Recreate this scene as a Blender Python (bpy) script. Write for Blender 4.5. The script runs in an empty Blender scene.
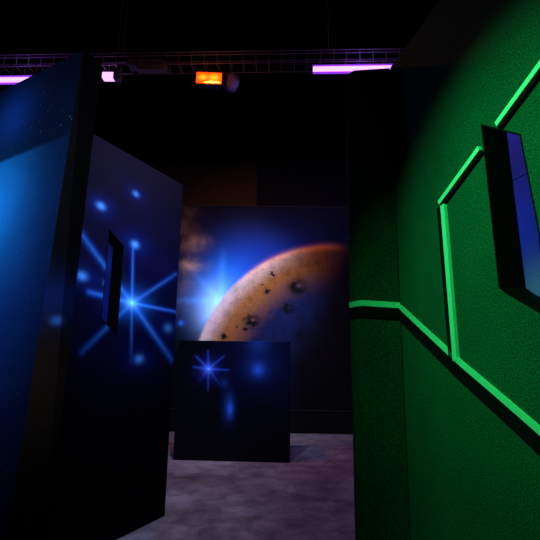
import bpy, bmesh, math, random
from mathutils import Vector, Matrix
random.seed(4)
SC = bpy.context.scene
COL = SC.collection

# ------------------------------------------------------------------ camera
EYE = 1.1
FPX = 434.0
TH = math.atan(85 / FPX)
ROLL = math.radians(0.8)
Fw = Vector((0, math.cos(TH), math.sin(TH)))
R0 = Vector((1, 0, 0)); U0 = R0.cross(Fw)
Rt = R0 * math.cos(ROLL) + U0 * math.sin(ROLL)
Up = Rt.cross(Fw)
CAM = Vector((0, 0, EYE))
cd = bpy.data.cameras.new('camera'); cam = bpy.data.objects.new('camera', cd); COL.objects.link(cam)
m = Matrix((Rt, Up, -Fw)).transposed().to_4x4(); m.translation = CAM
cam.matrix_world = m
cd.sensor_width = 36; cd.lens = 36 * FPX / 540; cd.clip_start = 0.02
SC.camera = cam

# ------------------------------------------------------------------ world, exposure
w = bpy.data.worlds.new('world'); SC.world = w; w.use_nodes = True
bg = w.node_tree.nodes['Background']; bg.inputs[0].default_value = (0.02, 0.015, 0.04, 1); bg.inputs[1].default_value = 0.02
SC.view_settings.view_transform = 'Standard'; SC.view_settings.look = 'None'
SC.view_settings.exposure = 0.0; SC.view_settings.gamma = 1.0; SC.view_settings.use_curve_mapping = False

# ------------------------------------------------------------------ lights
def aim(o, p, t):
    o.location = p
    o.rotation_euler = (Vector(t) - Vector(p)).to_track_quat('-Z', 'Y').to_euler()
def spot(name, p, t, col, watts, deg, blend, r=0.05):
    l = bpy.data.lights.new(name, 'SPOT'); l.color = col; l.energy = watts
    l.spot_size = math.radians(deg); l.spot_blend = blend; l.shadow_soft_size = r
    o = bpy.data.objects.new(name, l); COL.objects.link(o); aim(o, p, t); return o
def area(name, p, t, col, watts, sx, sy):
    l = bpy.data.lights.new(name, 'AREA'); l.color = col; l.energy = watts
    l.shape = 'RECTANGLE'; l.size = sx; l.size_y = sy
    o = bpy.data.objects.new(name, l); COL.objects.link(o); aim(o, p, t); return o
UV = (0.36, 0.30, 1.0)
# green spotlight over the corridor, washing the green wall
spot('green_spotlight', (-0.40, 0.72, 2.25), (0.66, 1.16, 1.36), (0.05, 1.0, 0.38), 86, 66, 1.0, 0.03)
# unseen spots added to brighten the blue paint of mural, left panels and barrier
spot('added_blue_wash_mural', (-0.2, 4.6, 4.0), (-0.42, 6.55, 1.5), (0.42, 0.66, 1.0), 380, 66, 1.0, 0.1)
spot('added_blue_wash_panel', (-0.1, 1.9, 3.6), (-0.85, 2.95, 1.6), (0.50, 0.66, 1.0), 290, 52, 1.0, 0.1)
spot('added_blue_wash_corner', (-1.25, 0.3, 2.2), (-1.35, 1.95, 1.7), (0.5, 0.75, 1.0), 80, 80, 1.0, 0.08)
spot('added_blue_wash_barrier', (-0.3, 3.3, 3.4), (-0.4, 4.85, 0.95), (0.55, 0.65, 1.0), 190, 36, 0.9, 0.08)
# ultraviolet tubes throw violet light onto the floor
area('violet_tube_light', (0.85, 4.42, 4.25), (0.85, 4.6, 0), (0.34, 0.28, 1.0), 56, 0.95, 0.06)
area('violet_tube_light_west', (-3.0, 4.55, 4.1), (-2.8, 4.6, 0), UV, 30, 0.95, 0.06)
# orange flood
spot('orange_flood_light', (-0.73, 4.45, 4.15), (-0.1, 6.6, 1.6), (1.0, 0.42, 0.14), 190, 105, 0.8, 0.08)
area('orange_flood_spill', (-0.73, 4.40, 4.16), (-0.6, 2.6, 0.4), (1.0, 0.25, 0.06), 16, 0.25, 0.1)

# ------------------------------------------------------------------ pixel -> place helpers (photo measurements)
def ray(x, y): return (Fw * FPX + Rt * (x - 270) + Up * (270 - y)).normalized()
def at_z(x, y, z): d = ray(x, y); return CAM + d * ((z - EYE) / d.z)
def at_y(x, y, Y): d = ray(x, y); return CAM + d * (Y / d.y)
class Plane:
    """vertical plane with origin O on the floor and unit direction D; local x runs along D, local z is up"""
    def __init__(s, P, Q):
        s.O = Vector((P[0], P[1], 0)); s.D = (Vector((Q[0], Q[1], 0)) - s.O).normalized()
        s.N = Vector((-s.D.y, s.D.x, 0)); s.rot = math.atan2(s.D.y, s.D.x)
    def uv(s, x, y):
        d = ray(x, y); t = s.N.dot(s.O - CAM) / s.N.dot(d); p = CAM + d * t
        return ((p - s.O).dot(s.D), p.z)

# ------------------------------------------------------------------ node expression helper
class NT:
    def __init__(s, name, rough=0.6, spec=0.3):
        s.m = bpy.data.materials.new(name); s.m.use_nodes = True; s.t = s.m.node_tree
        s.b = s.t.nodes['Principled BSDF']
        s.b.inputs['Roughness'].default_value = rough; s.b.inputs['Specular IOR Level'].default_value = spec
        s.tc = s.t.nodes.new('ShaderNodeTexCoord')
        s.sep = s.t.nodes.new('ShaderNodeSeparateXYZ'); s.t.links.new(s.tc.outputs['Object'], s.sep.inputs[0])
        s.u = V(s, s.sep.outputs[0]); s.y = V(s, s.sep.outputs[1]); s.v = V(s, s.sep.outputs[2])
    def put(s, sock, x):
        if isinstance(x, V): s.t.links.new(x.s, sock)
        else: sock.default_value = x
    def mth(s, op, a, b=None, c=None, clamp=False):
        n = s.t.nodes.new('ShaderNodeMath'); n.operation = op; n.use_clamp = clamp
        s.put(n.inputs[0], a)
        if b is not None: s.put(n.inputs[1], b)
        if c is not None: s.put(n.inputs[2], c)
        return V(s, n.outputs[0])
    def noise(s, scale, detail=3, rough=0.55, dist=0.0):
        n = s.t.nodes.new('ShaderNodeTexNoise'); s.t.links.new(s.tc.outputs['Object'], n.inputs['Vector'])
        n.inputs['Scale'].default_value = scale; n.inputs['Detail'].default_value = detail
        n.inputs['Roughness'].default_value = rough; n.inputs['Distortion'].default_value = dist
        return V(s, n.outputs[0])
    def ramp(s, x, lo, hi):
        n = s.t.nodes.new('ShaderNodeMapRange'); n.interpolation_type = 'SMOOTHSTEP'
        s.put(n.inputs[0], x); n.inputs[1].default_value = lo; n.inputs[2].default_value = hi
        return V(s, n.outputs[0])
    def gauss(s, q):  # exp(-q)
        return s.mth('EXPONENT', q * -1.0)
    def blob(s, c, r, rz=None, warp=None):
        du = (s.u - c[0]) * (1 / r); dv = (s.v - c[1]) * (1 / (rz or r))
        return s.gauss(du * du + dv * dv)
    def seg(s, P, Q, w, k=1.0):  # tapering airbrushed ray from P to Q
        dx, dz = Q[0] - P[0], Q[1] - P[1]; L2 = dx * dx + dz * dz
        a = s.u - P[0]; b = s.v - P[1]
        t = s.mth('ADD', a * (dx / L2) + b * (dz / L2), 0.0, clamp=True)
        ex = a - t * dx; ez = b - t * dz
        g = s.gauss((ex * ex + ez * ez) * (1 / (w * w)))
        return g * (1.0 - t * k)
    def col(s, c):
        n = s.t.nodes.new('ShaderNodeRGB'); n.outputs[0].default_value = (*c, 1); return C3(s, n.outputs[0])
    def mix(s, f, a, b):
        n = s.t.nodes.new('ShaderNodeMix'); n.data_type = 'RGBA'; s.put(n.inputs[0], f)
        for i, x in ((6, a), (7, b)):
            if isinstance(x, C3): s.t.links.new(x.s, n.inputs[i])
            else: n.inputs[i].default_value = (*x, 1)
        return C3(s, n.outputs[2])
    def out(s, c, bump=None, bs=0.3, bd=0.002):
        s.t.links.new(c.s, s.b.inputs['Base Color'])
        if bump is not None:
            n = s.t.nodes.new('ShaderNodeBump'); n.inputs['Strength'].default_value = bs; n.inputs['Distance'].default_value = bd
            s.t.links.new(bump.s, n.inputs['Height']); s.t.links.new(n.outputs[0], s.b.inputs['Normal'])
        return s.m
class V:
    def __init__(s, n, k): s.n = n; s.s = k
    def __add__(s, o): return s.n.mth('ADD', s, o)
    __radd__ = __add__
    def __sub__(s, o): return s.n.mth('SUBTRACT', s, o)
    def __rsub__(s, o): return s.n.mth('SUBTRACT', o, s)
    def __mul__(s, o): return s.n.mth('MULTIPLY', s, o)
    __rmul__ = __mul__
class C3:
    def __init__(s, n, k): s.n = n; s.s = k
    def _vm(s, op, o):
        n = s.n.t.nodes.new('ShaderNodeVectorMath'); n.operation = op; s.n.t.links.new(s.s, n.inputs[0])
        if op == 'SCALE': s.n.put(n.inputs[3], o)
        else: s.n.t.links.new(o.s, n.inputs[1])
        return C3(s.n, n.outputs[0])
    def __add__(s, o): return s._vm('ADD', o)
    def __mul__(s, f): return s._vm('SCALE', f)

def plain(name, c, rough=0.6, metal=0.0, spec=0.3, var=0.25, scale=14):
    n = NT(name, rough, spec); n.b.inputs['Metallic'].default_value = metal
    k = n.noise(scale, 4) * (2 * var) + (1 - var)
    return n.out(n.col(c) * k)
def emitter(name, c, e):
    mt = bpy.data.materials.new(name); mt.use_nodes = True; b = mt.node_tree.nodes['Principled BSDF']
    b.inputs['Base Color'].default_value = (*c, 1); b.inputs['Emission Color'].default_value = (*c, 1); b.inputs['Emission Strength'].default_value = e
    return mt

# ------------------------------------------------------------------ mesh helpers
def obj(name, bm, mat, parent=None):
    bmesh.ops.recalc_face_normals(bm, faces=bm.faces)
    me = bpy.data.meshes.new(name); bm.to_mesh(me); bm.free()
    o = bpy.data.objects.new(name, me); COL.objects.link(o); me.materials.append(mat)
    if parent: o.parent = parent
    return o
def tag(o, label, cat, group=None):
    o['label'] = label; o['category'] = cat
    if group: o['group'] = group
    return o
def thing(name, label, cat, loc, rz=0, group=None):
    o = bpy.data.objects.new(name, None); COL.objects.link(o); o.location = loc; o.rotation_euler = (0, 0, rz)
    return tag(o, label, cat, group)
def struct(name, bm, mat):
    o = obj(name, bm, mat); o['kind'] = 'structure'; return o
def box(bm, x0, x1, y0, y1, z0, z1, bev=0.0):
    r = bmesh.ops.create_cube(bm, size=1); vs = r['verts']
    for v in vs: v.co = Vector(((x0 + x1) / 2 + v.co.x * (x1 - x0), (y0 + y1) / 2 + v.co.y * (y1 - y0), (z0 + z1) / 2 + v.co.z * (z1 - z0)))
    if bev:
        es = list({e for v in vs for e in v.link_edges})
        bmesh.ops.bevel(bm, geom=es, offset=bev, segments=2, affect='EDGES', profile=0.7)
    return bm
def B(*a, **k): return box(bmesh.new(), *a, **k)
def rod(bm, p, q, r, n=8):
    p, q = Vector(p), Vector(q); d = q - p; L = d.length
    mt = Matrix.Translation((p + q) / 2) @ d.to_track_quat('Z', 'Y').to_matrix().to_4x4()
    bmesh.ops.create_cone(bm, cap_ends=True, segments=n, radius1=r, radius2=r, depth=L, matrix=mt)
    return bm
def slab(outer, hole, t, y0=0.0):
    """a board in the local xz plane (front face at y0, back at y0+t) with a cut-out through it"""
    bm = bmesh.new(); loops = [outer] + ([hole] if hole else [])
    es = []; L = []
    for lp in loops:
        vs = [bm.verts.new((x, y0, z)) for x, z in lp]; L.append(vs)
        for i in range(len(vs)): es.append(bm.edges.new((vs[i], vs[(i + 1) % len(vs)])))
    bmesh.ops.triangle_fill(bm, edges=es, use_dissolve=False, use_beauty=True)
    fr = list(bm.faces); mp = {}
    for vs in L:
        for v in vs: mp[v] = bm.verts.new((v.co.x, y0 + t, v.co.z))
    for f in fr: bm.faces.new([mp[v] for v in reversed(f.verts)])
    for vs in L:
        for i in range(len(vs)):
            a, b = vs[i], vs[(i + 1) % len(vs)]; bm.faces.new((a, b, mp[b], mp[a]))
    return bm
def ring(lp, w, t, y0):
    """lining inside a cut-out: outline lp, wall thickness w towards the opening"""
    cx = sum(p[0] for p in lp) / len(lp); cz = sum(p[1] for p in lp) / len(lp)
    inner = []
    n = len(lp)
    for i in range(n):
        a, b, c = Vector(lp[i - 1]), Vector(lp[i]), Vector(lp[(i + 1) % n])
        def nrm(p, q):
            d = (q - p).normalized(); k = Vector((-d.y, d.x))
            return k if k.dot(Vector((cx, cz)) - p) > 0 else -k
        n1, n2 = nrm(a, b), nrm(b, c); s = (n1 + n2).normalized(); inner.append(tuple(b + s * (w / max(0.3, s.dot(n1)))))
    return slab(lp, inner, t, y0)
def strip(pts, off0, off1, y0, y1):
    """a flat moulding following the polyline pts (xz), from offset off0 to off1 across its run"""
    bm = bmesh.new(); n = len(pts); P = [Vector(p) for p in pts]; rows = []
    for i in range(n):
        ns = []
        if i > 0: d = (P[i] - P[i - 1]).normalized(); ns.append(Vector((-d.y, d.x)))
        if i < n - 1: d = (P[i + 1] - P[i]).normalized(); ns.append(Vector((-d.y, d.x)))
        s = sum(ns, Vector((0, 0))).normalized(); k = 1 / s.dot(ns[0])
        a = P[i] + s * off0 * k; b = P[i] + s * off1 * k
        rows.append([bm.verts.new((a.x, y0, a.y)), bm.verts.new((b.x, y0, b.y)), bm.verts.new((b.x, y1, b.y)), bm.verts.new((a.x, y1, a.y))])
    for i in range(n - 1):
        for j in range(4): bm.faces.new((rows[i][j], rows[i][(j + 1) % 4], rows[i + 1][(j + 1) % 4], rows[i + 1][j]))
    bm.faces.new(rows[0]); bm.faces.new(list(reversed(rows[-1])))
    return bm
def prism(bot, top, z0, z1):
    bm = bmesh.new(); n = len(bot)
    a = [bm.verts.new((x, y, z0)) for x, y in bot]; b = [bm.verts.new((x, y, z1)) for x, y in top]
    bm.faces.new(a); bm.faces.new(list(reversed(b)))
    for i in range(n): bm.faces.new((a[i], a[(i + 1) % n], b[(i + 1) % n], b[i]))
    return bm

# ------------------------------------------------------------------ materials
def m_floor():
    n = NT('worn_concrete_floor', 0.75, 0.25)
    big = n.ramp(n.noise(1.1, 5, 0.6, 0.6), 0.35, 0.68); mid = n.noise(5.5, 6, 0.65, 0.5); fine = n.noise(60, 3)
    c = n.mix(big, (0.13, 0.095, 0.09), (0.26, 0.21, 0.205))
    c = c * (n.ramp(mid, 0.25, 0.75) * 0.7 + 0.45)
    c = c * (fine * 0.8 + 0.6)
    return n.out(c, mid + fine * 0.3, 0.4, 0.006)
def m_black(name='black_painted_wall', c=(0.006, 0.005, 0.006)):
    n = NT(name, 0.8, 0.02); return n.out(n.col(c) * (n.noise(9, 5) * 1.2 + 0.4), n.noise(80, 2), 0.3, 0.002)
M_floor = m_floor(); M_black = m_black(); M_dark = m_black('black_paint', (0.006, 0.006, 0.007))
M_lit_board = m_black('painted_lamplight_board', (0.030, 0.015, 0.006))  # brown stands for orange lamplight falling on the dark board
M_metal = plain('dim_steel', (0.45, 0.40, 0.45), 0.5, 0.0, var=0.2)
M_house = plain('black_enamel', (0.02, 0.02, 0.022), 0.4)
M_rail = plain('dark_rail', (0.02, 0.016, 0.018), 0.6, spec=0.1)

# ------------------------------------------------------------------ room
YW = 6.62
HR = 5.4
struct('floor', B(-4.5, 4.5, -3, YW, -0.1, 0), M_floor)
struct('ceiling', B(-4.5, 4.5, -3, YW, HR, HR + 0.1), M_black)
struct('wall_back', B(-4.5, 4.5, YW, YW + 0.12, 0, HR), M_black)
struct('wall_left', B(-4.62, -4.5, -3, YW, 0, HR), M_black)
struct('wall_right', B(4.5, 4.62, -3, YW, 0, HR), M_black)
struct('wall_front', B(-4.5, 4.5, -3.12, -3, 0, HR), M_black)
zbase = at_y(330, 411, YW).z
struct('baseboard_back', B(-4.5, 4.5, YW - 0.06, YW, 0, zbase, bev=0.006), M_dark)
struct('trim_1', B(-4.5, 4.5, YW - 0.07, YW, zbase, zbase + 0.012), M_rail)

# ------------------------------------------------------------------ mural panel
PLm = Plane((0, YW - 0.05), (1, YW - 0.05))
zm = at_y(265, 207, YW - 0.05).z; zu = at_y(265, 164, YW).z
zt = zbase + 0.012
def m_mural():
    n = NT('space_mural_paint', 0.6, 0.08); q = PLm.uv
    ox = -0.6
    P = lambda x, y: (q(x, y)[0] - ox, q(x, y)[1])
    px = P(271, 300)[0] - P(270, 300)[0]
    c0 = P(335, 386); R = 139 * px
    du = n.u - c0[0]; dv = n.v - c0[1]
    d = n.mth('SQRT', du * du + dv * dv)
    depth = (R - d) * (1 / px)                      # in photo pixels from the limb inwards
    inside = n.ramp(depth, -2.5, 2.0)
    # sky outside the disc
    halo = n.blob(P(228, 290), 27 * px); far = n.blob(P(262, 264), 50 * px, 34 * px); far2 = n.blob(P(226, 262), 34 * px, 44 * px)
    sky = n.col((0.0012, 0.0012, 0.003)) + n.col((0.006, 0.045, 0.42)) * (far * 0.62 + far2 * 0.16)
    sky = sky + n.col((0.015, 0.22, 0.85)) * (halo * 0.9 + n.blob(P(214, 304), 26 * px) * 0.7)
    sky = sky + n.col((0.75, 1.0, 1.0)) * (n.blob(P(216, 310), 17 * px, 22 * px) * 1.0)
    rays = n.seg(P(217, 301), P(172, 300), 3.4 * px, 0.8) + n.seg(P(221, 300), P(223, 250), 3.8 * px, 0.9) + n.seg(P(219, 300), P(190, 268), 3.4 * px, 1.0) + n.seg(P(217, 303), P(196, 330), 3 * px, 1)
    sky = sky + n.col((0.05, 0.40, 0.9)) * (rays * 0.6)
    cloud = n.ramp(n.noise(4, 4, 0.5, 0.6), 0.35, 0.7)
    sky = sky + n.col((0.45, 0.24, 0.09)) * ((n.blob(P(196, 243), 11 * px, 7 * px) + n.blob(P(193, 265), 13 * px, 5 * px) * 1.2 + n.blob(P(186, 228), 12 * px, 22 * px) * 0.35 + n.blob(P(186, 285), 12 * px, 28 * px) * 0.25) * (cloud * 0.8 + 0.25))
    sky = sky + n.col((0.03, 0.20, 1.0)) * (n.blob(P(181, 323), 2.6 * px) * 0.9)
    # planet
    nz = n.noise(7, 6, 0.6, 0.3); nf = n.noise(34, 5, 0.75)
    lim = n.ramp(depth, 0.0, 22.0)
    warm = n.mix(lim, (0.85, 0.50, 0.36), (0.50, 0.16, 0.03))
    right = n.ramp(n.u, P(250, 300)[0], P(320, 300)[0])
    warm = n.mix(right, warm, (0.24, 0.065, 0.008))
    inn = n.ramp(depth + nz * 30.0, 34.0, 68.0)
    pl = n.mix(inn, warm, (0.012, 0.018, 0.08))
    deep = n.ramp(depth + nz * 18.0, 72.0, 118.0)
    pl = n.mix(deep, pl, (0.006, 0.006, 0.012))
    dkr = n.ramp(n.u + dv * -0.25, P(296, 300)[0] - 0.25 * R * 0.7, P(344, 300)[0] - 0.25 * R * 0.7)
    pl = n.mix(dkr, pl, (0.004, 0.002, 0.003))
    pl = pl * (nf * 1.5 + 0.25); pl = pl * (n.ramp(nz, 0.25, 0.6) * 0.45 + 0.6)
    dark = None; n0 = n.noise(13, 4, 0.6); n1 = n.noise(16, 4, 0.6)
    ku, kv = n.u, n.v; n.u = n.u + (n0 - 0.5) * (11 * px); n.v = n.v + (n1 - 0.5) * (11 * px)
    for (x, y, r, k) in ((298, 287, 8.5, 1), (252, 321, 6.5, 1), (288, 308.5, 5, 1), (267, 291, 3.2, .9), (273, 274, 2.3, .9), (224, 336, 3, .8), (245, 329, 2.2, .8), (303, 334, 7, .7), (318, 262, 3, .35), (262, 284, 1.5, .6), (237, 326, 1.6, .5)):
        b = P(x, y); e = P(x + r * 0.16, y - r * 0.1)
        outr = n.blob(b, r * px, r * 0.8 * px); core = n.blob(e, r * 0.50 * px, r * 0.36 * px)
        z = n.mth('ADD', outr * (1.7 * k) - core * (1.55 * k if r > 4 else 0.2), 0.0, clamp=True)
        dark = z if dark is None else n.mth('MAXIMUM', dark, z)
    n.u, n.v = ku, kv
    dark = n.mth('MULTIPLY', dark, n.ramp(nf, 0.2, 0.5) * 0.4 + 0.7, clamp=True)
    pl = n.mix(dark, pl, (0.006, 0.005, 0.006))
    pl = pl + n.col((0.38, 0.34, 0.38)) * (n.gauss((depth - 2.0) * (depth - 2.0) * (1 / 90.0)) * n.blob(P(216, 318), 42 * px))
    c = n.mix(inside, sky, pl)
    rim = (1.0 - n.ramp(n.u, P(318, 300)[0], P(352, 300)[0])) * n.gauss((depth - 1.0) * (depth - 1.0) * (1 / 12.0)) * n.ramp(n.u, P(225, 300)[0], P(272, 300)[0])
    c = c + n.col((0.42, 0.10, 0.01)) * rim
    c = c * (n.noise(150, 2) * 0.5 + 0.75)
    return n.out(c, n.noise(90, 3), 0.25, 0.003), ox
M_mural, ox = m_mural()
x0, x1 = -3.0, 2.6
mp = thing('mural_board', 'large mural of an orange cratered planet with a blue glow on the back wall', 'mural', (ox, YW - 0.05, 0))
obj('painted_board', B(x0 - ox, x1 - ox, 0, 0.05, zt, zm), M_mural, mp)
obj('top_rail', B(x0 - ox, x1 - ox, -0.015, 0.05, zm, zm + 0.014, bev=0.003), M_rail, mp)
xs = at_y(257, 185, YW).x  # edge of the orange lamplight, shaped as a joint between two boards
ub = thing('upper_board', 'board with orange lamplight painted in brown above the left half of the planet mural', 'wall board', (-1.2, YW - 0.03, 0))
obj('board', B(-1.8, xs + 1.2, 0, 0.03, zm + 0.014, zu), M_lit_board, ub)
obj('top_rail', B(-1.8, xs + 1.2, -0.012, 0.03, zu, zu + 0.012), M_rail, ub)
ub = thing('upper_board', 'black board above the right half of the planet mural', 'wall board', (1.2, YW - 0.03, 0))
obj('board', B(xs - 1.2 + 0.006, 1.4, 0, 0.03, zm + 0.014, zu), M_black, ub)
obj('top_rail', B(xs - 1.2 + 0.006, 1.4, -0.012, 0.03, zu, zu + 0.012), M_rail, ub)

# ------------------------------------------------------------------ painted blue panels
BLUE = (0.02, 0.12, 1.0); CY = (0.10, 0.50, 1.0)
HT = 2.42
tn = at_z(92, 133, HT); tf = at_z(183, 185, HT)
PLf = Plane(tn, tf)
Lf = (Vector((tf.x, tf.y, 0)) - PLf.O).length
def m_far():
    n = NT('starburst_panel_paint', 0.6, 0.06); P = PLf.uv
    px = abs(P(133, 300)[0] - P(132, 300)[0])  # horizontal
    pz = abs(P(132, 301)[1] - P(132, 300)[1])
    nz = n.noise(3.0, 5, 0.6, 0.4)
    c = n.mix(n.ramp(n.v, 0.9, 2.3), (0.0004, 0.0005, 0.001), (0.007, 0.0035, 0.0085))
    c = c + n.col((0.0015, 0.006, 0.09)) * (n.blob(P(140, 285), 60 * px, 75 * pz) * (nz * 1.1 + 0.0))
    s = P(132, 303)
    for (x, y, wd, k, a) in ((89, 292, 3.4, .35, 1.0), (177, 312, 2.4, .5, 1.0), (133, 248, 2.6, .35, .75), (131, 365, 2.4, .9, .6),
                             (80, 232, 4.2, .35, .65), (176, 274, 3.2, .45, .6), (172, 360, 4.6, .6, .7), (82, 352, 3.6, .6, .5)):
        c = c + n.col((0.010, 0.11, 0.75)) * (n.seg(s, P(x, y), wd * 0.95 * pz, k) * (a * 1.1)) + n.col((0.06, 0.30, 0.5)) * (n.seg(s, P(x, y), wd * 0.5 * pz, min(1, k + .25)) * a)
    c = c + n.col((0.02, 0.24, 1.0)) * (n.blob(s, 16 * px, 13 * pz) * 0.9) + n.col((0.35, 0.9, 0.9)) * (n.blob(s, 6 * px, 5.5 * pz) * 0.9)
    for (x, y, r, a) in ((135, 244.5, 3.4, 1.6), (101, 206, 3.2, 1.3), (136, 194, 2.8, .7), (82, 276, 3.6, 1.4), (139, 359, 4.0, .8), (168, 328, 4.5, .55), (107, 283, 2.5, 1)):
        c = c + n.col((0.10, 0.38, 1.0)) * (n.blob(P(x, y), r * 1.05 * px, r * pz) * a) + n.col((0.002, 0.018, 0.20)) * (n.blob(P(x, y), r * 3.4 * px, r * 3 * pz) * (a * 0.5))
    c = c * (n.noise(190, 2) * 0.9 + 0.55)
    return n.out(c, n.noise(120, 2), 0.25, 0.002)
M_far = m_far()
fp = thing('maze_panel', 'tall blue airbrushed maze panel with a large starburst and slanted slot', 'maze panel', PLf.O, PLf.rot)
hole = [PLf.uv(*p) for p in ((109, 229), (124, 246), (117, 336), (101, 318))]
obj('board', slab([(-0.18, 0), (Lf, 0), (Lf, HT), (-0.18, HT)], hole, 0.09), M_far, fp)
obj('slot_lining', ring(hole, 0.004, 0.094, -0.002), M_dark, fp)

# blue panel seen through that slot
def m_glow(name, pts, base=(0.01, 0.03, 0.4)):
    n = NT(name, 0.6, 0.2); nz = n.noise(2.5, 4, 0.6)
    c = n.col(base) * (nz * 1.2 + 0.3)
    for (x, z, r, cc) in pts: c = c + n.col(cc) * n.blob((x, z), r)
    return n.out(c * (n.noise(160, 2) * 0.8 + 0.6))
PLg = Plane(PLf.O + PLf.N * 0.75 - PLf.D * 0.6, PLf.O + PLf.N * 0.75 + PLf.D)
bp = thing('maze_panel', 'blue painted panel glimpsed through the slot of the starburst panel', 'maze panel', PLg.O, PLg.rot)
g1 = PLg.uv(107, 290)
obj('board', B(g1[0] - 0.3, g1[0] + 0.9, 0, 0.09, 0, 2.3, bev=0.004), m_glow('blue_panel_paint', [(g1[0], g1[1] - 0.1, 0.28, (0.01, 0.10, 0.6))], (0.003, 0.012, 0.12)), bp)

# near panel: leaning corner wedge
A = at_z(83, 50, HT); Bq = at_z(101, 62, HT); Cq = at_z(-60, 122, HT)
PLn = Plane((Cq.x, Cq.y), (A.x, A.y))
Ab = (A.x - 0.075, A.y - 0.02)
bot = at_y(7, 540, A.y); fac = HT / (HT - bot.z); Ab = (A.x + (bot.x - A.x) * fac, A.y)
bb = at_y(47, 540, Bq.y); fac2 = HT / (HT - bb.z); Bb = (Bq.x + (bb.x - Bq.x) * fac2, Bq.y)
def m_near():
    n = NT('blue_glow_panel_paint', 0.6, 0.08); P = PLn.uv
    nz = n.noise(4.0, 5, 0.6, 0.3)
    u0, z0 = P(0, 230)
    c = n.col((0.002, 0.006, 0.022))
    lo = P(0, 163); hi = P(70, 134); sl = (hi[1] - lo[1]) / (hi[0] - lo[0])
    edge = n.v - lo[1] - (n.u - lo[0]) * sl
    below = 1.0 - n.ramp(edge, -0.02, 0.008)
    g = n.blob(P(-18, 215), P(16, 225)[0] - P(-18, 225)[0], 0.31) ; g2 = n.blob(P(0, 300), 0.30, 0.50)  # blue light from the left, painted into the colour as a glow
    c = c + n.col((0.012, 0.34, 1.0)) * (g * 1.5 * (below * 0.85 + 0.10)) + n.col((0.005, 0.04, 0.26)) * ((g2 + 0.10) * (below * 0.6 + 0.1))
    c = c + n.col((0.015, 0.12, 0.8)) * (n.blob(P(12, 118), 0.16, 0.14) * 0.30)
    c = c * (nz * 0.5 + 0.75)
    sp = n.ramp(n.noise(75, 1, 0.4), 0.72, 0.78)
    c = c + n.col((0.05, 0.25, 0.7)) * (sp * 0.25)
    return n.out(c * (n.noise(240, 2) * 0.7 + 0.65), n.noise(150, 2), 0.3, 0.002)
npn = thing('maze_panel', 'near left blue maze panel with a painted glow cut off by the frame edge', 'maze panel', (0, 0, 0))
npn.location = PLn.O; npn.rotation_euler = (0, 0, PLn.rot)
def loc2(p):
    v = Vector((p[0], p[1], 0)) - PLn.O; return (v.dot(PLn.D), v.dot(PLn.N))
la, lb, lab, lbb = loc2(A), loc2(Bq), loc2(Ab), loc2(Bb)
TK = 0.16
topf = [(-0.5, 0), la, lb, (lb[0] - 0.16, lb[1] + 0.10), (-0.5, lb[1] + 0.10)]
botf = [(-0.5, 0 + lab[1]), lab, lbb, (lbb[0] - 0.16, lbb[1] + 0.10), (-0.5, lb[1] + 0.10)]
bmn = prism(botf, topf, 0, HT)
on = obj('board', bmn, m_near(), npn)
# the end face of that panel is a darker painted return
PLe = Plane((A.x, A.y), (Bq.x, Bq.y))
def m_end():
    n = NT('dark_return_paint', 0.7, 0.05)
    # geometry is given in the panel frame: height only decides the band of blue paint
    vz = PLe.uv(62, 300)[1]
    star = PLe.uv(55, 320)
    g = n.gauss((n.v - vz) * (n.v - vz) * (1 / 0.010))
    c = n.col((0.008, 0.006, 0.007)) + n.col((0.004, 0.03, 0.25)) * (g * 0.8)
    ed = Vector((lbb[0] - lab[0], lbb[1] - lab[1])).normalized(); k = star[1] / HT
    e0 = Vector(lab).lerp(Vector(la), k); ex = e0.x * ed.x + e0.y * ed.y + 0.055
    zz = n.v - star[1]; uu = (n.u * ed.x + n.y * ed.y - ex) * 0.8
    c = c + n.col((0.06, 0.28, 1.0)) * n.gauss((zz * zz + uu * uu) * (1 / 0.00030))
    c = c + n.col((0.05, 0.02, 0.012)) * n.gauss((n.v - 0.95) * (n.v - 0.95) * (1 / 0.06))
    return n.out(c * (n.noise(120, 2) * 0.6 + 0.7))
eb = bmesh.new()
nrm = (Vector((lb[1] - la[1], -(lb[0] - la[0])))).normalized() * 0.003
vs = [(lab[0], lab[1], 0), (lbb[0], lbb[1], 0), (lb[0], lb[1], HT), (la[0], la[1], HT)]
f1 = [eb.verts.new(v) for v in vs]; f2 = [eb.verts.new((v[0] + nrm.x, v[1] + nrm.y, v[2])) for v in vs]
eb.faces.new(f1); eb.faces.new(list(reversed(f2)))
for i in range(4): eb.faces.new((f1[i], f1[(i + 1) % 4], f2[(i + 1) % 4], f2[i]))
obj('end_board', eb, m_end(), npn)

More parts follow.
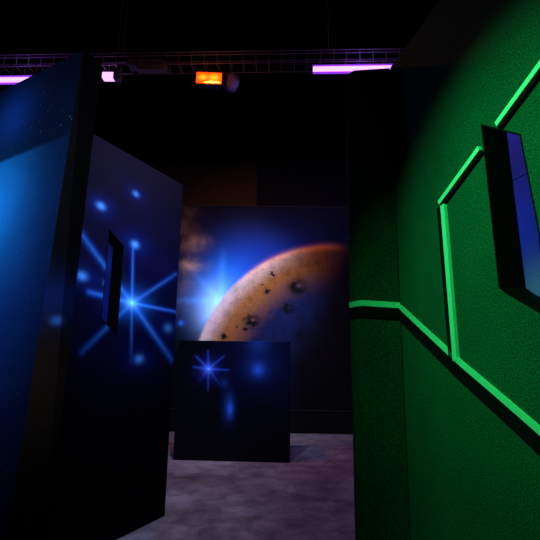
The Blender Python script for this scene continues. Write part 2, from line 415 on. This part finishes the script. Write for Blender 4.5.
# ------------------------------------------------------------------ low barrier block
bl, br = at_z(173, 460, 0), at_z(290, 463, 0); PLb = Plane(bl, br); Wb = (br - bl).length
Hb = PLb.uv(234, 341)[1]
def m_block():
    n = NT('barrier_paint', 0.6, 0.08); P = PLb.uv; px = P(209, 370)[0] - P(208, 370)[0]
    nz = n.noise(3, 5, 0.6, 0.5)
    c = n.col((0.0015, 0.002, 0.005)) + n.col((0.003, 0.012, 0.10)) * (n.blob(P(262, 358), 38 * px, 36 * px) * (nz * 1.0 + 0.1))
    s = P(208.5, 369)
    for (x, y, wd, k, a) in ((208, 351, 1.0, .5, .9), (208, 390, 1.0, .6, .7), (194, 367, 1.3, .5, .9), (228, 370, 1.2, .5, .9), (196, 356, 1.3, .5, .9), (224, 356, 1.2, .6, .9), (219, 384, 1.2, .7, .6), (199, 381, 1.2, .8, .4)):
        c = c + n.col((0.05, 0.13, 1.0)) * (n.seg(s, P(x, y), wd * 0.85 * px, k) * a)
    c = c + n.col((0.10, 0.30, 1.0)) * n.blob(s, 4.6 * px) + n.col((0.02, 0.06, 0.7)) * (n.blob(s, 10 * px) * 0.5)
    for (x, y, rx, rz, a) in ((258, 370, 5.5, 5.5, .8), (258, 368, 12, 12, .25), (230, 409, 2.8, 6.5, 1.0), (229, 406, 5.5, 13, .3), (224, 383, 4, 4.5, .22), (258, 344, 10, 9, .25)):
        c = c + n.col((0.03, 0.16, 0.95)) * (n.blob(P(x, y), rx * px, rz * px) * a)
    return n.out(c * (n.noise(120, 2) * 0.7 + 0.65), n.noise(90, 2), 0.2, 0.002)
bb_ = obj('barrier_block', B(0, Wb, 0, 0.55, 0, Hb, bev=0.006), m_block()); bb_.location = PLb.O; bb_.rotation_euler = (0, 0, PLb.rot)
tag(bb_, 'square low dark barrier block with a small blue star painted on its front', 'barrier')

# ------------------------------------------------------------------ green wall panel
W0, W1 = at_z(390, 68, HT), at_z(440, 0, HT)
PLw = Plane(W0, W1)
nside = -1 if PLw.N.dot(CAM - PLw.O) > 0 else 1      # the thickness goes away from the camera
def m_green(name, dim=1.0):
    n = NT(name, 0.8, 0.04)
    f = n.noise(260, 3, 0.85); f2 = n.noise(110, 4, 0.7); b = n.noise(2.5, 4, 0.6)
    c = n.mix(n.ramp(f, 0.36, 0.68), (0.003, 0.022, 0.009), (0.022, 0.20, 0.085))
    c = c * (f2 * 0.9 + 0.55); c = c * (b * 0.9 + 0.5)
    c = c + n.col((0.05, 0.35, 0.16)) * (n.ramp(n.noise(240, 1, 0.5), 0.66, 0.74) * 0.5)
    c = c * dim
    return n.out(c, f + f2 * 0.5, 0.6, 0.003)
M_green = m_green('stippled_green_paint')
def m_strip():
    n = NT('bright_green_strip', 0.5, 0.3); return n.out(n.col((0.40, 1.0, 0.50)) * (n.noise(70, 2) * 0.25 + 0.86))
M_strip = m_strip()
gp = thing('maze_panel', 'tall green stippled maze panel with green angular strips and a slot', 'maze panel', PLw.O, PLw.rot)
ghole = [PLw.uv(*p) for p in ((481, 124), (521, 134), (540, 232), (548, 318), (507, 294), (499, 288))]
xend = 2.6
y0 = 0.0 if nside > 0 else -0.085
obj('board', slab([(0, 0), (xend, 0), (xend, HT), (0, HT)], ghole, 0.085, y0), M_green, gp)
obj('slot_lining', ring(ghole, 0.005, 0.087, y0 - 0.001), plain('slot_lining_paint', (0.0015, 0.004, 0.002), 0.7, spec=0.05, var=0.3), gp)
fs = -nside      # side of the front in local y
def strips(pts, name_pts, wg, wb, parent, sgn=1, gy=0.010):
    obj('bright_strip', strip(pts, 0, sgn * wg, 0, fs * gy), M_strip, parent)
    obj('cast_shadow_strip', strip(pts, 0, -sgn * wb, 0, fs * gy), M_dark, parent)  # black strip in the shape of the bright strip's shadow
q = PLw.uv
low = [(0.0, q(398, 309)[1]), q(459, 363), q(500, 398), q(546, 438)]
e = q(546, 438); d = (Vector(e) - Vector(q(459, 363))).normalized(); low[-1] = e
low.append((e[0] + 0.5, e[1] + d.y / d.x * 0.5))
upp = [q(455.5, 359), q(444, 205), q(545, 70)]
obj('bright_strip', strip(low[:1] + low[1:], 0, 0.017, -0.0 if fs > 0 else 0.0, fs * 0.010), M_strip, gp)
obj('painted_shadow_strip', strip(low, 0, -0.042, 0, fs * 0.010), M_dark, gp)  # black strip stands in for the shadow beside the bright strip
# upright of the hexagon
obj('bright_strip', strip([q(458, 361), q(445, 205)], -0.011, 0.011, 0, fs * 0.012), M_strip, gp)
obj('painted_shadow_strip', strip([q(458, 361), q(445, 205)], 0.011, 0.036, 0, fs * 0.010), M_dark, gp)
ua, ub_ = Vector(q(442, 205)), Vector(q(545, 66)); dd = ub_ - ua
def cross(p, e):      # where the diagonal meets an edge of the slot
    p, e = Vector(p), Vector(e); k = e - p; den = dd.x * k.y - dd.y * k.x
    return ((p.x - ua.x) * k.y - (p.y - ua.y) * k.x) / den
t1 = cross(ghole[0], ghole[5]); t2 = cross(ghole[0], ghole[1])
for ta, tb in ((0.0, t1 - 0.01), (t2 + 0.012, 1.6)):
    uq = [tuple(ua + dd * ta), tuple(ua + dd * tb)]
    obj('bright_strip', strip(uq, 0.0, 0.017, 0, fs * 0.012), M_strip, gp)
    obj('painted_shadow_strip', strip(uq, 0.0, -0.016, 0, fs * 0.010), M_dark, gp)

# pillar at the end of the green panel
pt = [at_z(345, 76, HT), at_z(354, 70.4, HT), W0]
def base_of(p, x540):
    b = at_y(x540, 540, p.y); k = HT / (HT - b.z); return Vector((p.x + (b.x - p.x) * k, p.y, 0))
pb = [base_of(pt[0], 357), base_of(pt[1], 369), Vector((W0.x, W0.y, 0))]
back = [(W0.x + 0.08, W0.y + 0.17), (pt[0].x + 0.02, W0.y + 0.17)]
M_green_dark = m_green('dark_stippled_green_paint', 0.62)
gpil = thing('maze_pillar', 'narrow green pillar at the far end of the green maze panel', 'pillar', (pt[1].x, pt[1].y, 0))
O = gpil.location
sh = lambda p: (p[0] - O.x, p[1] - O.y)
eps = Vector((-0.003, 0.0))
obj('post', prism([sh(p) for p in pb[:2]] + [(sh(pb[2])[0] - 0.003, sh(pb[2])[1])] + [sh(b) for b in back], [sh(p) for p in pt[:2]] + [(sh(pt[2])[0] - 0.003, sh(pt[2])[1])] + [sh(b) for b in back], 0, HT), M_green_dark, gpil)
def corner(z, i):
    t = z / HT; p = pb[i].lerp(Vector((pt[i].x, pt[i].y, 0)), t); return Vector((p.x - O.x, p.y - O.y, z))
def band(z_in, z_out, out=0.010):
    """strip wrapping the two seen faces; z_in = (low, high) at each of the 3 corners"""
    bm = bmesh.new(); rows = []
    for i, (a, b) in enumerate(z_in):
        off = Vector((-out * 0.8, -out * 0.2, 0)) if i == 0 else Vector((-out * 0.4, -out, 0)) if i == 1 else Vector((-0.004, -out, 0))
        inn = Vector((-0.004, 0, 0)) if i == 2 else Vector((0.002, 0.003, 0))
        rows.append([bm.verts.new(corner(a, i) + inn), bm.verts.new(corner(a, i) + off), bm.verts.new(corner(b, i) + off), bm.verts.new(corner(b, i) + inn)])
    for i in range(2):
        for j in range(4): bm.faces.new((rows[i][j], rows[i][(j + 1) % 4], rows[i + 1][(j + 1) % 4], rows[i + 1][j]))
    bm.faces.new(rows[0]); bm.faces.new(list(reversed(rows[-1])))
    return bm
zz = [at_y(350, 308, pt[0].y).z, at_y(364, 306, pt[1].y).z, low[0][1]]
obj('bright_strip', band([(z, z + 0.024) for z in zz], None), M_strip, gpil)
obj('painted_shadow_strip', band([(z - 0.045, z) for z in zz], None), M_dark, gpil)  # shadow under the bright strip, built as a black band

# blue panel seen through the green panel's slot
PLs = Plane(PLw.O - PLw.N * nside * -0.55, PLw.O - PLw.N * nside * -0.55 + PLw.D)
sp = thing('maze_panel', 'deep blue panel with a pale glow seen through the green panel slot', 'maze panel', PLs.O, PLs.rot)
g0 = PLs.uv(536, 290); zs = PLs.uv(516, 179)[1]
ys0, ys1 = (0, 0.09) if nside > 0 else (-0.09, 0)
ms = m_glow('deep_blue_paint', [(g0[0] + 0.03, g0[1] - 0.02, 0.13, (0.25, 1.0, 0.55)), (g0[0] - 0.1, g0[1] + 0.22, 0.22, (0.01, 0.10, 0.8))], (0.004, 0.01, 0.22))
obj('lower_board', B(-0.6, 2.4, ys0, ys1, 0, zs - 0.002), ms, sp)
obj('upper_board', B(-0.6, 2.4, ys0, ys1, zs + 0.002, 2.3), ms, sp)
lp = PLs.O + PLs.D * (g0[0] - 0.1)
midp = (PLw.O + PLs.O) * 0.5 + PLs.D * (g0[0] + 0.05)
spot('added_blue_backlight', (midp.x, midp.y, 2.7), (lp.x, lp.y, 1.35), (0.4, 0.7, 1.0), 34, 80, 0.8, 0.04)  # unseen spot added to light the blue panel behind the slot

# ------------------------------------------------------------------ cable tray over the maze
yl, yr = 4.60, 4.40
TR = math.atan2(yr - yl, 4.6)
tray = thing('cable_tray', 'long wire mesh cable tray hung across the dark room above the mural', 'cable tray', (-0.9, 4.5, 4.415), TR)
def rail(y, z, r=0.006): return rod(bmesh.new(), (-3.6, y, z), (4.2, y, z), r, 6)
for y, z in ((0, 0.155), (0, 0.115), (0, 0.0), (0.17, 0.155), (0.17, 0.0)): obj('rail', rail(y, z), M_metal, tray)
def u_wire():
    bm = bmesh.new(); prof = [(0, 0.155), (0, 0), (0.17, 0), (0.17, 0.155)]; rr = 0.0035; rows = []
    for i, (y, z) in enumerate(prof):
        dy = (-1, -1, 1, 1)[i]; dz = (0, -1, -1, 0)[i]
        rows.append([bm.verts.new((sx * rr, y + dy * rr * o_, z + dz * rr * o_)) for sx, o_ in ((-1, -1), (1, -1), (1, 1), (-1, 1))])
    for i in range(3):
        for j in range(4): bm.faces.new((rows[i][j], rows[i][(j + 1) % 4], rows[i + 1][(j + 1) % 4], rows[i + 1][j]))
    bm.faces.new(rows[0]); bm.faces.new(list(reversed(rows[-1])))
    return bm
w0 = obj('cross_wire', u_wire(), M_metal, tray); w0.location = (-3.5, 0, 0)
for k in range(1, 51):
    wc = w0.copy(); COL.objects.link(wc); wc.location = (-3.5 + 0.15 * k, 0, 0)
# suspension wires and ballast boxes
for x, g, lab in ((-1.83, 0, 'thin steel wire holding up the tray left of the orange lamp, left of two'), (-1.77, 0, 'thin steel wire holding up the tray left of the orange lamp, right of two'), (0.64, 0, 'thin steel wire holding up the tray above the right violet tube')):
    Y = 4.5 - (x + 0.9) * 0.0435
    o = obj('hanging_wire', rod(bmesh.new(), (0, 0, 0), (0, 0, HR - 4.57), 0.004, 6), M_metal); o.location = (x, Y, 4.57)
    tag(o, lab, 'wire')
a = at_y(144, 65, 4.5)
o = obj('ballast_box', B(-0.20, 0.20, 0, 0.12, 0, 0.085, bev=0.008), M_metal); o.location = (a.x, 4.55, 4.425); tag(o, 'small dark box lying in the cable tray left of the orange lamp', 'box')
a = at_y(150, 77, 4.5)
o = obj('ballast_box', B(-0.17, 0.17, 0, 0.08, 0, 0.05, bev=0.006), M_metal); o.location = (a.x, 4.52, 4.352); tag(o, 'small dark box fixed under the cable tray left of the orange lamp', 'box')

# ------------------------------------------------------------------ lamps
M_tube = emitter('violet_tube_glass', (0.80, 0.28, 1.0), 2.4)
M_refl = plain('lamp_reflector', (0.22, 0.06, 0.5), 0.35, 0.2, var=0.05)
def tube_lamp(xa, xb, z, label):
    L = xb - xa; Y = 4.47 - (xa + 0.9) * 0.0435
    t = thing('ultraviolet_tube_lamp', label, 'lamp', (xa, Y, z), TR, 'ultraviolet lamps under the cable tray')
    bm = bmesh.new()     # trough reflector, open towards the front and below
    pr = [(0.10, -0.040), (0.10, 0.030), (0.02, 0.030), (0.02, 0.026), (0.092, 0.026), (0.092, -0.040)]
    vs = [[bm.verts.new((x, y, zz)) for y, zz in pr] for x in (0, L)]
    for i in range(6): bm.faces.new((vs[0][i], vs[0][(i + 1) % 6], vs[1][(i + 1) % 6], vs[1][i]))
    bm.faces.new(vs[0]); bm.faces.new(list(reversed(vs[1])))
    obj('reflector', bm, M_refl, t)
    for dz in (0.004, -0.024):
        obj('tube', rod(bmesh.new(), (0.02, 0.045, dz), (L - 0.02, 0.045, dz), 0.016, 16), M_tube, t)
    for x in (0, L - 0.02): obj('end_cap', B(x, x + 0.02, 0.02, 0.092, -0.038, 0.025, bev=0.004), M_house, t)
    return t
tube_lamp(0.44, 1.62, 4.345, 'glowing violet tube lamp at right, partly behind the green pillar')
tube_lamp(-3.9, -2.55, 4.26, 'glowing violet tube lamp at the left edge of the frame')
a = at_y(102, 74.5, 4.5)
t = thing('small_violet_lamp', 'small square violet lamp under the tray beside the near blue panel', 'lamp', (a.x, 4.5, a.z))
bm = B(0, 0.13, 0, 0.08, -0.035, 0.035, bev=0.006); obj('lens', bm, M_tube, t)
obj('housing', B(0.13, 0.20, -0.01, 0.10, -0.05, 0.07, bev=0.01), M_metal, t)
obj('hanger', B(0.155, 0.175, 0.03, 0.045, 0.07, 4.412 - a.z), M_house, t)
# orange flood lamp
a = at_y(209, 78, 4.45)
t = thing('orange_flood_lamp', 'bright orange rectangular flood lamp hung under the cable tray', 'lamp', (a.x, 4.45, a.z))
t.rotation_euler = (0, math.radians(2), 0)
M_or = NT('orange_lamp_glass'); n = M_or
hot = n.blob((-0.07, 0.0), 0.045, 0.03) + n.blob((0.06, 0.0), 0.055, 0.04)
c = n.mix(n.mth('ADD', hot, 0.0, clamp=True), (1.0, 0.045, 0.0), (1.0, 0.36, 0.015))
n.t.links.new(c.s, n.b.inputs['Emission Color']); n.b.inputs['Emission Strength'].default_value = 1.9
M_or = n.out(n.col((0.8, 0.3, 0.05)))
obj('lens', B(-0.145, 0.145, -0.01, 0.01, -0.066, 0.066, bev=0.006), M_or, t)
obj('housing', prism([(-0.155, 0.01), (0.155, 0.01), (0.11, 0.11), (-0.11, 0.11)], [(-0.155, 0.01), (0.155, 0.01), (0.11, 0.11), (-0.11, 0.11)], -0.072, 0.072), M_house, t)
br_ = bmesh.new(); box(br_, -0.166, -0.158, 0.03, 0.06, -0.01, 0.13); box(br_, 0.158, 0.166, 0.03, 0.06, -0.01, 0.13); box(br_, -0.166, 0.166, 0.03, 0.06, 0.13, 0.138); box(br_, -0.01, 0.01, 0.035, 0.055, 0.13, 4.405 - a.z)
obj('bracket', br_, M_house, t)
# round lamp beside it
a = at_y(230, 82, 4.52)
t = thing('round_lamp', 'round unlit lamp just right of the orange flood lamp', 'lamp', (a.x, 4.62, a.z + 0.03))
bm = bmesh.new(); bmesh.ops.create_cone(bm, cap_ends=True, segments=32, radius1=0.11, radius2=0.06, depth=0.14, matrix=Matrix.Rotation(math.radians(90), 4, 'X') @ Matrix.Rotation(math.radians(180), 4, 'X'))
obj('lamp_shell', bm, plain('grey_lamp_shell', (0.35, 0.33, 0.55), 0.4), t)
bm = bmesh.new(); bmesh.ops.create_uvsphere(bm, u_segments=24, v_segments=12, radius=0.10, matrix=Matrix.Translation((0, -0.07, 0)) @ Matrix.Diagonal((1, 0.3, 1, 1)))
obj('lens', bm, plain('frosted_lens', (0.4, 0.4, 0.8), 0.3), t)
a2 = rod(bmesh.new(), (0, 0, 0.04), (0, 0, 0.18), 0.008, 8); obj('stem', a2, M_metal, t)

# the lamps' own glow on the tray around them
def glow(name, p, c, wt):
    l = bpy.data.lights.new(name, 'POINT'); l.color = c; l.energy = wt; l.shadow_soft_size = 0.05
    o = bpy.data.objects.new(name, l); COL.objects.link(o); o.location = p
glow('orange_lamp_glow', (-0.73, 4.25, 4.16), (1.0, 0.22, 0.05), 0.8)
glow('violet_lamp_glow', (1.0, 4.22, 4.36), (0.45, 0.15, 1.0), 1.2)
glow('violet_lamp_glow', (-2.9, 4.36, 4.28), (0.45, 0.15, 1.0), 1.2)
